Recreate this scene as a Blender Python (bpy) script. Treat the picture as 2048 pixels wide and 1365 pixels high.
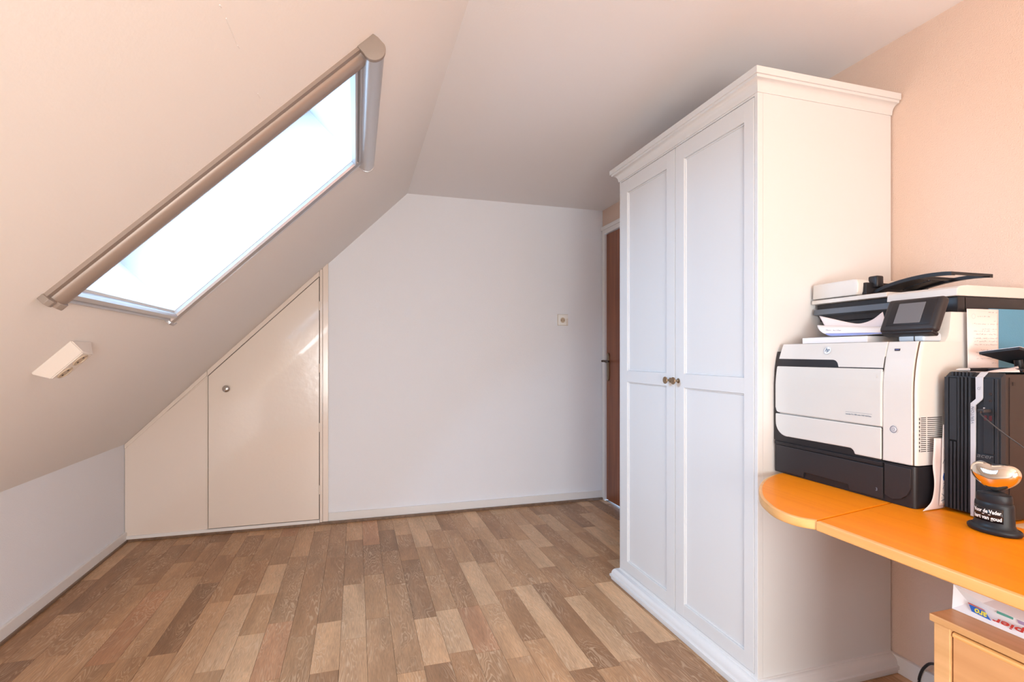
import bpy, bmesh, math, random
from mathutils import Vector, Matrix, noise
for o in list(bpy.data.objects): bpy.data.objects.remove(o, do_unlink=True)
scn = bpy.context.scene
C = bpy.context.collection
R = math.radians

# ------------------------------------------------------------------ camera
cam_d = bpy.data.cameras.new('camera'); cam = bpy.data.objects.new('camera', cam_d); C.objects.link(cam)
cam_d.sensor_width = 36.0; cam_d.lens = 36.0 * 1033.0 / 2048.0
cam_d.shift_y = (710.0 - 682.5) / 2048.0
cam_d.clip_start = 0.02
cam.location = (0, 0, 1.15); cam.rotation_euler = (R(90), 0, R(-16.8))
scn.camera = cam
scn.view_settings.view_transform = 'Standard'; scn.view_settings.look = 'None'
scn.view_settings.gamma = 1.0; scn.view_settings.use_curve_mapping = False
scn.view_settings.exposure = 0.10

# ------------------------------------------------------------------ world and lights
W = bpy.data.worlds.new('overcast_sky'); scn.world = W; W.use_nodes = True
bg = W.node_tree.nodes['Background']; bg.inputs['Color'].default_value = (0.66, 1.04, 1.55, 1); bg.inputs['Strength'].default_value = 11.5

def area_light(name, loc, direction, sx, sy, power, col, portal=False, spread=180):
    d = bpy.data.lights.new(name, 'AREA'); d.shape = 'RECTANGLE'; d.size = sx; d.size_y = sy; d.energy = power; d.color = col
    d.spread = R(spread)
    if portal: d.cycles.is_portal = True
    o = bpy.data.objects.new(name, d); C.objects.link(o); o.location = loc
    o.rotation_euler = Vector(direction).to_track_quat('-Z', 'Y').to_euler(); return o
def lamp(name, loc, power, col, r):
    d = bpy.data.lights.new(name, 'POINT'); d.energy = power; d.color = col; d.shadow_soft_size = r
    o = bpy.data.objects.new(name, d); C.objects.link(o); o.location = loc; return o
# added warm fill from the rear wall; no lamp stands there
area_light('rear_warm_fill', (0.45, -1.33, 1.35), (0, 1, 0), 1.5, 1.2, 9, (1.0, 0.78, 0.45))
# added low fill light before the closed rear wall, not a window
area_light('rear_low_fill', (0.10, -1.33, 0.85), (0, 1, 0), 1.0, 0.8, 53, (0.91, 0.935, 0.92))
# warm lamp over the desk, to the right of the picture
lamp('desk_lamp_bulb', (1.30, 0.10, 1.72), 6.0, (1.0, 0.44, 0.13), 0.07)
# added fill under the closed slope, also puts a reflection on the cupboard door
area_light('slope_fill_light', (-0.50, -0.60, 1.43), (0.705, 0, -0.709), 0.72, 0.75, 14, (0.88, 0.92, 1.0))

# ------------------------------------------------------------------ slope frame
ZC = 2.30; XK = -1.36; ZK = 0.60; XB = 0.35; YB = 3.74; XR = 1.885; YR = -1.40
_S = (ZC - ZK) / (XB - XK); _L = math.sqrt(1 + _S * _S); DS = Vector((1 / _L, 0, _S / _L)); DN = Vector((_S / _L, 0, -1 / _L))
SLEN = (XB - XK) * _L
def sp(s, y, n=0.0): return Vector((XK, y, ZK)) + DS * s + DN * n

# ------------------------------------------------------------------ materials
MATS = {}
def mat(name, col, rough=0.5, metal=0.0, spec=0.5, bump=None, var=None, coat=0.0):
    """bump=(scale, strength), var=(scale, amount): fine colour variation"""
    m = bpy.data.materials.new(name); m.use_nodes = True; nt = m.node_tree; b = nt.nodes['Principled BSDF']
    b.inputs['Base Color'].default_value = (*col, 1); b.inputs['Roughness'].default_value = rough
    b.inputs['Metallic'].default_value = metal; b.inputs['Specular IOR Level'].default_value = spec
    b.inputs['Coat Weight'].default_value = coat
    tc = nt.nodes.new('ShaderNodeNewGeometry')
    if bump:
        n = nt.nodes.new('ShaderNodeTexNoise'); n.inputs['Scale'].default_value = bump[0]; n.inputs['Detail'].default_value = 3
        nt.links.new(tc.outputs['Position'], n.inputs['Vector'])
        bp = nt.nodes.new('ShaderNodeBump'); bp.inputs['Strength'].default_value = bump[1]; bp.inputs['Distance'].default_value = 0.003
        nt.links.new(n.outputs['Fac'], bp.inputs['Height']); nt.links.new(bp.outputs['Normal'], b.inputs['Normal'])
    if var:
        n = nt.nodes.new('ShaderNodeTexNoise'); n.inputs['Scale'].default_value = var[0]; n.inputs['Detail'].default_value = 4
        nt.links.new(tc.outputs['Position'], n.inputs['Vector'])
        mx = nt.nodes.new('ShaderNodeMix'); mx.data_type = 'RGBA'
        mx.inputs[6].default_value = (*[c * (1 - var[1]) for c in col], 1); mx.inputs[7].default_value = (*[min(1, c * (1 + var[1])) for c in col], 1)
        nt.links.new(n.outputs['Fac'], mx.inputs[0]); nt.links.new(mx.outputs[2], b.inputs['Base Color'])
    MATS[name] = m; return m

def wood(name, c1, c2, axis='Y', rough=0.35, scale=1.0, spec=0.5):
    m = bpy.data.materials.new(name); m.use_nodes = True; nt = m.node_tree; b = nt.nodes['Principled BSDF']
    b.inputs['Roughness'].default_value = rough; b.inputs['Specular IOR Level'].default_value = spec
    g = nt.nodes.new('ShaderNodeNewGeometry'); mp = nt.nodes.new('ShaderNodeMapping')
    s = {'X': (1.6, 38, 38), 'Y': (38, 1.6, 38), 'Z': (38, 38, 1.6)}[axis]; mp.inputs['Scale'].default_value = [v * scale for v in s]
    nt.links.new(g.outputs['Position'], mp.inputs['Vector'])
    n = nt.nodes.new('ShaderNodeTexNoise'); n.inputs['Scale'].default_value = 1.0; n.inputs['Detail'].default_value = 5; n.inputs['Distortion'].default_value = 0.6
    nt.links.new(mp.outputs['Vector'], n.inputs['Vector'])
    r = nt.nodes.new('ShaderNodeValToRGB'); r.color_ramp.elements[0].position = 0.35; r.color_ramp.elements[1].position = 0.65
    r.color_ramp.elements[0].color = (*c1, 1); r.color_ramp.elements[1].color = (*c2, 1)
    nt.links.new(n.outputs['Fac'], r.inputs['Fac']); nt.links.new(r.outputs['Color'], b.inputs['Base Color'])
    MATS[name] = m; return m

def plank_material():
    m = bpy.data.materials.new('oak_plank'); m.use_nodes = True; nt = m.node_tree; N = nt.nodes; Lk = nt.links
    b = N['Principled BSDF']; b.inputs['Roughness'].default_value = 0.42; b.inputs['Specular IOR Level'].default_value = 0.4
    oi = N.new('ShaderNodeObjectInfo'); tc = N.new('ShaderNodeTexCoord')
    off = N.new('ShaderNodeCombineXYZ'); mul = N.new('ShaderNodeMath'); mul.operation = 'MULTIPLY'; mul.inputs[1].default_value = 40
    Lk.new(oi.outputs['Random'], mul.inputs[0]); Lk.new(mul.outputs[0], off.inputs['Z']); Lk.new(mul.outputs[0], off.inputs['Y'])
    mp = N.new('ShaderNodeMapping'); mp.inputs['Scale'].default_value = (13, 2.0, 1); Lk.new(tc.outputs['Object'], mp.inputs['Vector'])
    add = N.new('ShaderNodeVectorMath'); add.operation = 'ADD'; Lk.new(mp.outputs['Vector'], add.inputs[0]); Lk.new(off.outputs[0], add.inputs[1])
    n1 = N.new('ShaderNodeTexNoise'); n1.inputs['Scale'].default_value = 1.0; n1.inputs['Detail'].default_value = 3.0; n1.inputs['Distortion'].default_value = 0.5
    Lk.new(add.outputs[0], n1.inputs['Vector'])
    k = N.new('ShaderNodeMath'); k.operation = 'MULTIPLY'; k.inputs[1].default_value = 150; Lk.new(n1.outputs['Fac'], k.inputs[0])
    s = N.new('ShaderNodeMath'); s.operation = 'SINE'; Lk.new(k.outputs[0], s.inputs[0])
    rg = N.new('ShaderNodeMapRange'); rg.inputs['From Min'].default_value = 0.3; rg.inputs['From Max'].default_value = 1.0; Lk.new(s.outputs[0], rg.inputs['Value'])
    # modulate where the pale lines show
    mp3 = N.new('ShaderNodeMapping'); mp3.inputs['Scale'].default_value = (9, 3, 1); Lk.new(tc.outputs['Object'], mp3.inputs['Vector'])
    ad3 = N.new('ShaderNodeVectorMath'); ad3.operation = 'ADD'; Lk.new(mp3.outputs['Vector'], ad3.inputs[0]); Lk.new(off.outputs[0], ad3.inputs[1])
    n3 = N.new('ShaderNodeTexNoise'); n3.inputs['Scale'].default_value = 1.3; Lk.new(ad3.outputs[0], n3.inputs['Vector'])
    r3 = N.new('ShaderNodeMapRange'); r3.inputs['From Min'].default_value = 0.38; r3.inputs['From Max'].default_value = 0.62; Lk.new(n3.outputs['Fac'], r3.inputs['Value'])
    lm = N.new('ShaderNodeMath'); lm.operation = 'MULTIPLY'; Lk.new(rg.outputs[0], lm.inputs[0]); Lk.new(r3.outputs[0], lm.inputs[1])
    # fibres
    mp2 = N.new('ShaderNodeMapping'); mp2.inputs['Scale'].default_value = (420, 22, 1); Lk.new(tc.outputs['Object'], mp2.inputs['Vector'])
    ad2 = N.new('ShaderNodeVectorMath'); ad2.operation = 'ADD'; Lk.new(mp2.outputs['Vector'], ad2.inputs[0]); Lk.new(off.outputs[0], ad2.inputs[1])
    n2 = N.new('ShaderNodeTexNoise'); n2.inputs['Scale'].default_value = 1; n2.inputs['Detail'].default_value = 3; Lk.new(ad2.outputs[0], n2.inputs['Vector'])
    r2 = N.new('ShaderNodeMapRange'); r2.inputs['From Min'].default_value = 0.3; r2.inputs['From Max'].default_value = 0.7
    r2.inputs['To Min'].default_value = 0.80; r2.inputs['To Max'].default_value = 1.17; Lk.new(n2.outputs['Fac'], r2.inputs['Value'])
    sc = N.new('ShaderNodeVectorMath'); sc.operation = 'SCALE'; Lk.new(oi.outputs['Color'], sc.inputs[0]); Lk.new(r2.outputs[0], sc.inputs['Scale'])
    # broad tone drift
    r4 = N.new('ShaderNodeMapRange'); r4.inputs['From Min'].default_value = 0.3; r4.inputs['From Max'].default_value = 0.7
    r4.inputs['To Min'].default_value = 0.80; r4.inputs['To Max'].default_value = 1.15; Lk.new(n1.outputs['Fac'], r4.inputs['Value'])
    sc2 = N.new('ShaderNodeVectorMath'); sc2.operation = 'SCALE'; Lk.new(sc.outputs[0], sc2.inputs[0]); Lk.new(r4.outputs[0], sc2.inputs['Scale'])
    mx = N.new('ShaderNodeMix'); mx.data_type = 'RGBA'; mx.inputs[7].default_value = (0.74, 0.53, 0.35, 1)
    lf = N.new('ShaderNodeMath'); lf.operation = 'MULTIPLY'; lf.inputs[1].default_value = 0.48; Lk.new(lm.outputs[0], lf.inputs[0])
    Lk.new(lf.outputs[0], mx.inputs[0]); Lk.new(sc2.outputs[0], mx.inputs[6]); Lk.new(mx.outputs[2], b.inputs['Base Color'])
    bp = N.new('ShaderNodeBump'); bp.inputs['Strength'].default_value = 0.15; bp.inputs['Distance'].default_value = 0.0008
    Lk.new(n2.outputs['Fac'], bp.inputs['Height']); Lk.new(bp.outputs['Normal'], b.inputs['Normal'])
    return m

wallm = mat('wall_white_plaster', (0.88, 0.895, 0.955), 0.85, spec=0.2, bump=(220, 0.35))
slopem = mat('slope_white_paint', (0.91, 0.88, 0.86), 0.8, spec=0.2, bump=(90, 0.12))
ceilm = mat('ceiling_white_paint', (0.89, 0.87, 0.88), 0.85, spec=0.2, bump=(120, 0.1))
pinkm = mat('pink_wall_paint', (0.78, 0.60, 0.50), 0.85, spec=0.2, bump=(260, 0.6))
trimm = mat('white_trim_gloss', (0.84, 0.82, 0.81), 0.35)
creamm = mat('cream_gloss_panel', (0.88, 0.77, 0.69), 0.16, spec=0.9, coat=0.6, bump=(35, 0.06))
creamd = mat('cream_gloss_door', (0.88, 0.78, 0.70), 0.15, spec=1.0, coat=1.0, bump=(22, 0.30))
revealm = mat('reveal_white', (0.84, 0.87, 0.88), 0.5)
gapm = mat('shadow_gap_brown', (0.10, 0.06, 0.04), 0.7)
plinthm = wood('floor_edge_strip', (0.16, 0.10, 0.065), (0.24, 0.15, 0.10), 'Y')
alum = mat('satin_aluminium', (0.62, 0.62, 0.64), 0.33, metal=0.75)
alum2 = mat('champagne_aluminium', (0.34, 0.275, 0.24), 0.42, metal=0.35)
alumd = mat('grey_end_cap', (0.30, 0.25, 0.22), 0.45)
wardm = mat('wardrobe_white_lacquer', (0.74, 0.74, 0.75), 0.38, bump=(60, 0.02))
wardin = mat('wardrobe_dark_gap', (0.12, 0.10, 0.09), 0.8)
brass = mat('antique_brass', (0.33, 0.25, 0.17), 0.3, metal=0.9)
brassd = mat('dark_brass', (0.10, 0.07, 0.05), 0.35, metal=0.7)
steel = mat('brushed_steel', (0.62, 0.60, 0.58), 0.25, metal=1.0)
doorw = wood('mahogany_door', (0.20, 0.065, 0.03), (0.32, 0.105, 0.045), 'Z', 0.3, 1.0)
deskw = wood('orange_beech_desktop', (0.86, 0.245, 0.004), (0.95, 0.30, 0.008), 'Y', 0.36, 0.6, spec=0.12)
deske = wood('beech_edge', (0.72, 0.36, 0.11), (0.82, 0.44, 0.16), 'Y', 0.4)
cabw = wood('beech_cabinet', (0.60, 0.32, 0.13), (0.72, 0.41, 0.19), 'Y', 0.42, 0.8)
cabf = wood('beech_drawer_front', (0.56, 0.27, 0.11), (0.66, 0.34, 0.15), 'Y', 0.45, 0.8)
sockm = mat('socket_cream_plastic', (0.80, 0.74, 0.69), 0.3); sockw = mat('socket_white_plastic', (0.95, 0.94, 0.93), 0.3)
sockd = mat('socket_recess', (0.55, 0.44, 0.33), 0.4)
holem = mat('dark_hole', (0.03, 0.02, 0.02), 0.6)
prw = mat('printer_white_plastic', (0.66, 0.64, 0.62), 0.38, var=(9, 0.03))
prw2 = mat('printer_grey_white_door', (0.63, 0.62, 0.60), 0.4)
prk = mat('printer_black_plastic', (0.016, 0.015, 0.018), 0.38, spec=0.35)
prk2 = mat('printer_dark_grey_plastic', (0.026, 0.023, 0.026), 0.45, spec=0.35)
prs = mat('printer_silver_hinge', (0.55, 0.62, 0.70), 0.3)
scr = mat('grey_dusty_screen', (0.15, 0.15, 0.165), 0.25)
btn = mat('silver_button', (0.62, 0.63, 0.68), 0.3, metal=0.3)
ink = mat('dark_ink', (0.02, 0.08, 0.16), 0.5)
inkg = mat('grey_ink', (0.22, 0.24, 0.30), 0.6)
inkb = mat('blue_ink', (0.10, 0.16, 0.50), 0.6)
white = mat('plain_white_print', (0.85, 0.85, 0.87), 0.4)
paper = mat('white_paper', (0.84, 0.82, 0.83), 0.7)
paperp = mat('pinkish_paper', (0.84, 0.74, 0.74), 0.7)
tealm = mat('teal_card', (0.09, 0.27, 0.42), 0.6, bump=(400, 0.15))
pck = mat('computer_black_plastic', (0.022, 0.025, 0.032), 0.45, spec=0.3)
pcg = mat('computer_grille', (0.010, 0.010, 0.012), 0.7, spec=0.2, bump=(900, 1.0))
pcs = mat('computer_side_steel', (0.028, 0.020, 0.018), 0.4, spec=0.4)
silver = mat('silver_strip', (0.60, 0.62, 0.68), 0.3, metal=0.2)
redm = mat('dark_red_port', (0.07, 0.008, 0.012), 0.4)
bluem = mat('blue_print', (0.02, 0.13, 0.55), 0.5)
wrapm = mat('ream_wrapper', (0.78, 0.78, 0.82), 0.45)
yelm = mat('yellow_print', (0.80, 0.72, 0.08), 0.5)
redp = mat('red_print', (0.50, 0.04, 0.03), 0.5)
greenp = mat('green_print', (0.10, 0.36, 0.30), 0.5)
purp = mat('purple_print', (0.35, 0.25, 0.42), 0.5)
chrome = mat('gold_chrome', (0.93, 0.86, 0.76), 0.04, metal=1.0)
blackp = mat('satin_black_base', (0.012, 0.016, 0.022), 0.4, spec=0.35)
plate = mat('black_name_plate', (0.012, 0.010, 0.012), 0.2)
cablem = mat('black_cable', (0.03, 0.03, 0.035), 0.4)
plankm = plank_material()
def glass_mat():
    m = bpy.data.materials.new('window_glass'); m.use_nodes = True; nt = m.node_tree; nt.nodes.clear()
    o = nt.nodes.new('ShaderNodeOutputMaterial'); t = nt.nodes.new('ShaderNodeBsdfTransparent'); g = nt.nodes.new('ShaderNodeBsdfGlossy')
    g.inputs['Roughness'].default_value = 0.02; fr = nt.nodes.new('ShaderNodeFresnel'); fr.inputs['IOR'].default_value = 1.3
    mx = nt.nodes.new('ShaderNodeMixShader'); t.inputs['Color'].default_value = (0.93, 0.97, 0.97, 1)
    nt.links.new(fr.outputs[0], mx.inputs[0]); nt.links.new(t.outputs[0], mx.inputs[1]); nt.links.new(g.outputs[0], mx.inputs[2])
    nt.links.new(mx.outputs[0], o.inputs['Surface']); return m
glassm = glass_mat()

# ------------------------------------------------------------------ geometry helpers
def wloc(o):
    v = Vector((0, 0, 0))
    while o is not None: v = v + o.location; o = o.parent
    return v
class MB:
    def __init__(s): s.bm = bmesh.new()
    def box(s, x0, x1, y0, y1, z0, z1, bev=0.0, seg=2, M=None):
        t = bmesh.new(); vs = [t.verts.new((x, y, z)) for x in (x0, x1) for y in (y0, y1) for z in (z0, z1)]
        for f in ((0, 1, 3, 2), (4, 6, 7, 5), (0, 4, 5, 1), (2, 3, 7, 6), (0, 2, 6, 4), (1, 5, 7, 3)): t.faces.new([vs[i] for i in f])
        bmesh.ops.recalc_face_normals(t, faces=t.faces)
        if bev > 0: bmesh.ops.bevel(t, geom=list(t.edges), offset=bev, segments=seg, profile=0.5, affect='EDGES', clamp_overlap=True)
        s._merge(t, M); return s
    def _merge(s, t, M=None):
        if M is not None: bmesh.ops.transform(t, matrix=M, verts=t.verts)
        me = bpy.data.meshes.new('tmp'); t.to_mesh(me); t.free(); s.bm.from_mesh(me); bpy.data.meshes.remove(me)
    def prism(s, base, ext, bev=0.0, seg=2):
        """base: list of 3D points (planar polygon); ext: extrusion vector"""
        t = bmesh.new(); e = Vector(ext); a = [t.verts.new(Vector(p)) for p in base]; b = [t.verts.new(Vector(p) + e) for p in base]
        n = len(a); t.faces.new(a); t.faces.new(list(reversed(b)))
        for i in range(n): t.faces.new((a[(i + 1) % n], a[i], b[i], b[(i + 1) % n]))
        bmesh.ops.recalc_face_normals(t, faces=t.faces)
        if bev > 0: bmesh.ops.bevel(t, geom=list(t.edges), offset=bev, segments=seg, profile=0.5, affect='EDGES', clamp_overlap=True)
        s._merge(t); return s
    def grid(s, rows, thick=0.0):
        """rows: list of lists of 3D points; thick: shell thickness along the normal"""
        t = bmesh.new(); V = [[t.verts.new(Vector(p)) for p in r] for r in rows]
        for i in range(len(V) - 1):
            for j in range(len(V[0]) - 1): t.faces.new((V[i][j], V[i][j + 1], V[i + 1][j + 1], V[i + 1][j]))
        bmesh.ops.recalc_face_normals(t, faces=t.faces)
        if thick: bmesh.ops.solidify(t, geom=list(t.faces), thickness=thick)
        s._merge(t); return s
    def tube(s, pts, r, n=10, cap=True):
        t = bmesh.new(); P = [Vector(p) for p in pts]; rings = []
        up = Vector((0, 0, 1))
        for i, p in enumerate(P):
            d = (P[min(i + 1, len(P) - 1)] - P[max(i - 1, 0)]).normalized()
            a = d.cross(up);
            if a.length < 1e-3: a = d.cross(Vector((1, 0, 0)))
            a.normalize(); b = d.cross(a).normalized(); rr = r[i] if isinstance(r, (list, tuple)) else r
            rings.append([t.verts.new(p + a * math.cos(2 * math.pi * k / n) * rr + b * math.sin(2 * math.pi * k / n) * rr) for k in range(n)])
        for i in range(len(rings) - 1):
            for k in range(n): t.faces.new((rings[i][k], rings[i][(k + 1) % n], rings[i + 1][(k + 1) % n], rings[i + 1][k]))
        if cap: t.faces.new(list(reversed(rings[0]))); t.faces.new(rings[-1])
        bmesh.ops.recalc_face_normals(t, faces=t.faces); s._merge(t); return s
    def lathe(s, prof, M=None, n=32, sx=1.0, sy=1.0):
        """prof: list of (r, z) ; axis local z"""
        t = bmesh.new(); rings = []
        for r, z in prof:
            if r < 1e-6: rings.append([t.verts.new((0, 0, z))])
            else: rings.append([t.verts.new((r * sx * math.cos(2 * math.pi * k / n), r * sy * math.sin(2 * math.pi * k / n), z)) for k in range(n)])
        for a, b in zip(rings, rings[1:]):
            for k in range(n):
                k2 = (k + 1) % n
                if len(a) == 1 and len(b) > 1: t.faces.new((a[0], b[k], b[k2]))
                elif len(b) == 1 and len(a) > 1: t.faces.new((a[k], a[k2], b[0]))
                elif len(a) > 1: t.faces.new((a[k], a[k2], b[k2], b[k]))
        bmesh.ops.recalc_face_normals(t, faces=t.faces); s._merge(t, M); return s
    def build(s, name, m, parent=None, smooth=False, label=None, kind=None, col=None):
        base = wloc(parent) if parent is not None else Vector((0, 0, 0))
        if base.length: bmesh.ops.translate(s.bm, vec=-base, verts=s.bm.verts)
        me = bpy.data.meshes.new(name); s.bm.to_mesh(me); s.bm.free()
        me.materials.append(m)
        if smooth:
            for p in me.polygons: p.use_smooth = True
            if smooth != 'all': me.set_sharp_from_angle(angle=R(35))
        o = bpy.data.objects.new(name, me); C.objects.link(o)
        if parent is not None: o.parent = parent
        if label: o['label'] = label
        if kind: o['kind'] = kind
        return o
def thing(name, loc, label, cat, group=None):
    o = bpy.data.objects.new(name, None); C.objects.link(o); o.location = loc; o.empty_display_size = 0.05
    o['label'] = label; o['category'] = cat
    if group: o['group'] = group
    return o
def tag(o, label, cat, group=None):
    o['label'] = label; o['category'] = cat
    if group: o['group'] = group
    return o
def struct(o): o['kind'] = 'structure'; return o
def frame_matrix(org, xd, yd):
    x = Vector(xd).normalized(); y = Vector(yd).normalized(); z = x.cross(y)
    M = Matrix.Identity(4)
    for i in range(3): M[i][0] = x[i]; M[i][1] = y[i]; M[i][2] = z[i]; M[i][3] = Vector(org)[i]
    return M
def text(name, s, size, org, xd, yd, m, parent, ext=0.0003, shear=0.0, width=None, bold=0.0):
    cu = bpy.data.curves.new('t', 'FONT'); cu.body = s; cu.size = size; cu.extrude = ext; cu.shear = shear; cu.resolution_u = 3; cu.offset = bold
    to = bpy.data.objects.new('t', cu); C.objects.link(to)
    dg = bpy.context.evaluated_depsgraph_get(); dg.update()
    me = bpy.data.meshes.new_from_object(to.evaluated_get(dg)); bpy.data.objects.remove(to, do_unlink=True)
    me.name = name
    xs = [v.co.x for v in me.vertices]; k = 1.0
    if width: k = width / (max(xs) - min(xs))
    me.transform(Matrix.Diagonal((k, 1, 1, 1)))
    M = frame_matrix(org, xd, yd); M = Matrix.Translation(-wloc(parent)) @ M
    me.transform(M); me.materials.clear(); me.materials.append(m)
    o = bpy.data.objects.new(name, me); C.objects.link(o); o.parent = parent; return o
def interp(P, n):
    """Catmull-Rom resample"""
    P = [Vector(p) for p in P]; Q = [2 * P[0] - P[1]] + P + [2 * P[-1] - P[-2]]; out = []
    for i in range(1, len(Q) - 2):
        for k in range(n):
            t = k / n; a, b, c, d = Q[i - 1], Q[i], Q[i + 1], Q[i + 2]
            out.append(0.5 * ((2 * b) + (c - a) * t + (2 * a - 5 * b + 4 * c - d) * t * t + (3 * b - a - 3 * c + d) * t ** 3))
    out.append(P[-1]); return out

# ================================================================== ROOM
# floor: slab, then strips laid as single planks
floor = struct(MB().box(XK - 0.15, XR + 0.15, YR - 0.15, YB + 0.15, -0.12, -0.006).build('floor', gapm))
rnd = random.Random(11)
tones = [(0.551, 0.318, 0.168), (0.490, 0.271, 0.136), (0.393, 0.207, 0.101), (0.321, 0.169, 0.084), (0.612, 0.375, 0.210), (0.510, 0.257, 0.133), (0.418, 0.233, 0.119)]
wts = [5, 5, 4, 3, 4, 2, 3]
def plank(x0, x1, y0, y1, tone):
    b = MB(); b.box(-(x1 - x0) / 2 + .0005, (x1 - x0) / 2 - .0005, -(y1 - y0) / 2 + .0005, (y1 - y0) / 2 - .0005, -0.006, 0)
    me = bpy.data.meshes.new('plank'); b.bm.to_mesh(me); b.bm.free(); me.materials.append(plankm)
    o = bpy.data.objects.new('plank', me); C.objects.link(o); o.parent = floor; o.location = ((x0 + x1) / 2, (y0 + y1) / 2, 0)
    o.color = (*tone, 1)
pw = 0.1; x = XK; row = 0
while x < XR - 1e-4:
    x1 = min(x + pw, XR); y = YB; first = True; last = None
    while y > 0.25:
        l = rnd.choice((0.36, 0.44, 0.54, 0.64, 0.74)) + rnd.uniform(-.03, .03)
        if first: l *= rnd.uniform(0.3, 1.0); first = False
        y0 = y - l
        if y0 < 0.25 + 0.15: y0 = 0.25
        tn = rnd.choices(tones, wts)[0]
        while tn == last: tn = rnd.choices(tones, wts)[0]
        last = tn; k = rnd.uniform(0.93, 1.07)
        plank(x, x1, y0, y, tuple(c * k for c in tn)); y = y0
    x = x1; row += 1
b = MB(); x = XK
while x < XR - 1e-4:
    x1 = min(x + pw, XR); ys = [0.25, -0.25 + rnd.uniform(-.15, .15), -0.85 + rnd.uniform(-.15, .15), YR]
    for a, c in zip(ys, ys[1:]): b.box(x + .0005, x1 - .0005, c + .0005, a - .0005, -0.006, 0)
    x = x1
o = b.build('plank_remainder', plankm, floor, kind='stuff'); o.color = (0.33, 0.21, 0.13, 1)

T = 0.12
struct(MB().box(XK - T, XK, YR, YB, -0.1, ZK).build('wall_left', wallm))
struct(MB().box(XK - T, XR + T, YB, YB + T, -0.1, ZC + 0.1).build('wall_back', wallm))
# right wall with the door opening
b = MB(); DY0, DY1, DZ = 2.80, 3.715, 2.135
b.box(XR, XR + T, YR - T, DY0, -0.1, ZC + 0.1); b.box(XR, XR + T, DY1, YB, -0.1, ZC + 0.1); b.box(XR, XR + T, DY0, DY1, DZ, ZC + 0.1)
struct(b.build('wall_right', pinkm))
struct(MB().box(XB - 0.02, XR + T, YR - T, YB + T, ZC, ZC + 0.1).build('ceiling', ceilm))
# rear wall behind the camera
struct(MB().box(XK - T, XR + T, YR - T, YR, -0.1, ZC + .1).build('wall_rear', wallm))

# sloped ceiling, opening for the roof window
SY0, SY1, SS0, SS1, SD = 1.475, 2.20, 1.005, 1.915, 0.30
def sbox(b, s0, s1, y0, y1, n0, n1, bev=0.0):
    P = [sp(s0, y0, n0), sp(s1, y0, n0), sp(s1, y1, n0), sp(s0, y1, n0)]; b.prism(P, DN * (n1 - n0), bev); return b
b = MB(); TH = -SD
sbox(b, -0.05, SLEN, YR, SY0, TH, 0); sbox(b, -0.05, SLEN, SY1, YB, TH, 0); sbox(b, -0.05, SS0, SY0, SY1, TH, 0); sbox(b, SS1, SLEN, SY0, SY1, TH, 0)
slope = struct(b.build('ceiling_sloped', slopem))
# white boards lining the shaft
b = MB(); e = 0.006
sbox(b, SS0, SS1, SY1 - e, SY1, TH, -.001); sbox(b, SS0, SS1, SY0, SY0 + e, TH, -.001); sbox(b, SS0, SS0 + e, SY0 + e, SY1 - e, TH, -.001); sbox(b, SS1 - e, SS1, SY0 + e, SY1 - e, TH, -.001)
b.build('reveal_lining', revealm, slope)
# hairline cracks in the paint of the slope
for ya_, yb_, s_ in ((1.005, 1.085, 1.612), (1.089, 1.101, 1.614), (1.283, 1.309, 1.618), (.967, .976, 1.610)):
    MB().tube([sp(s_, ya_, -.0002), sp(s_ + .001, (ya_ + yb_) / 2, .0004), sp(s_ + .0015, yb_, -.0002)], .0012, 6).build('paint_ridge', slopem, slope)
# roof window beyond the shaft
b = MB(); f = 0.05
sbox(b, SS0 - .02, SS1 + .02, SY0 - .02, SY0 + f, TH - .07, TH); sbox(b, SS0 - .02, SS1 + .02, SY1 - f, SY1 + .02, TH - .07, TH)
sbox(b, SS0 - .02, SS0 + f, SY0 + f, SY1 - f, TH - .07, TH); sbox(b, SS1 - f, SS1 + .02, SY0 + f, SY1 - f, TH - .07, TH)
w1 = struct(b.build('window_1', revealm)); sbox(MB(), SS0 + f, SS1 - f, SY0 + f, SY1 - f, TH - .04, TH - .034).build('pane', glassm, w1)
pc_ = sp((SS0 + SS1) / 2, (SY0 + SY1) / 2, TH - 0.09)
area_light('sky_portal', pc_, DN, 0.95, 0.95, 1, (1, 1, 1), portal=True)

# baseboards and the brown strip at their foot
def base(name, b2): return struct(b2.build(name, trimm))
base('baseboard_left', MB().box(XK, XK + .014, YR, YB - .016, 0.012, 0.062, .002))
base('baseboard_back', MB().box(-0.18, XR, YB - .016, YB, 0.016, 0.070, .002))
base('baseboard_right', MB().box(XR - .014, XR, YR, 2.79, 0.0, 0.062, .002))
struct(MB().box(XK, XK + .022, YR, YB - .03, 0.0, 0.013, .002).build('trim_1', plinthm))
struct(MB().box(XK, XR, YB - .03, YB, 0.0, 0.016, .002).build('trim_2', plinthm))

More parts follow.
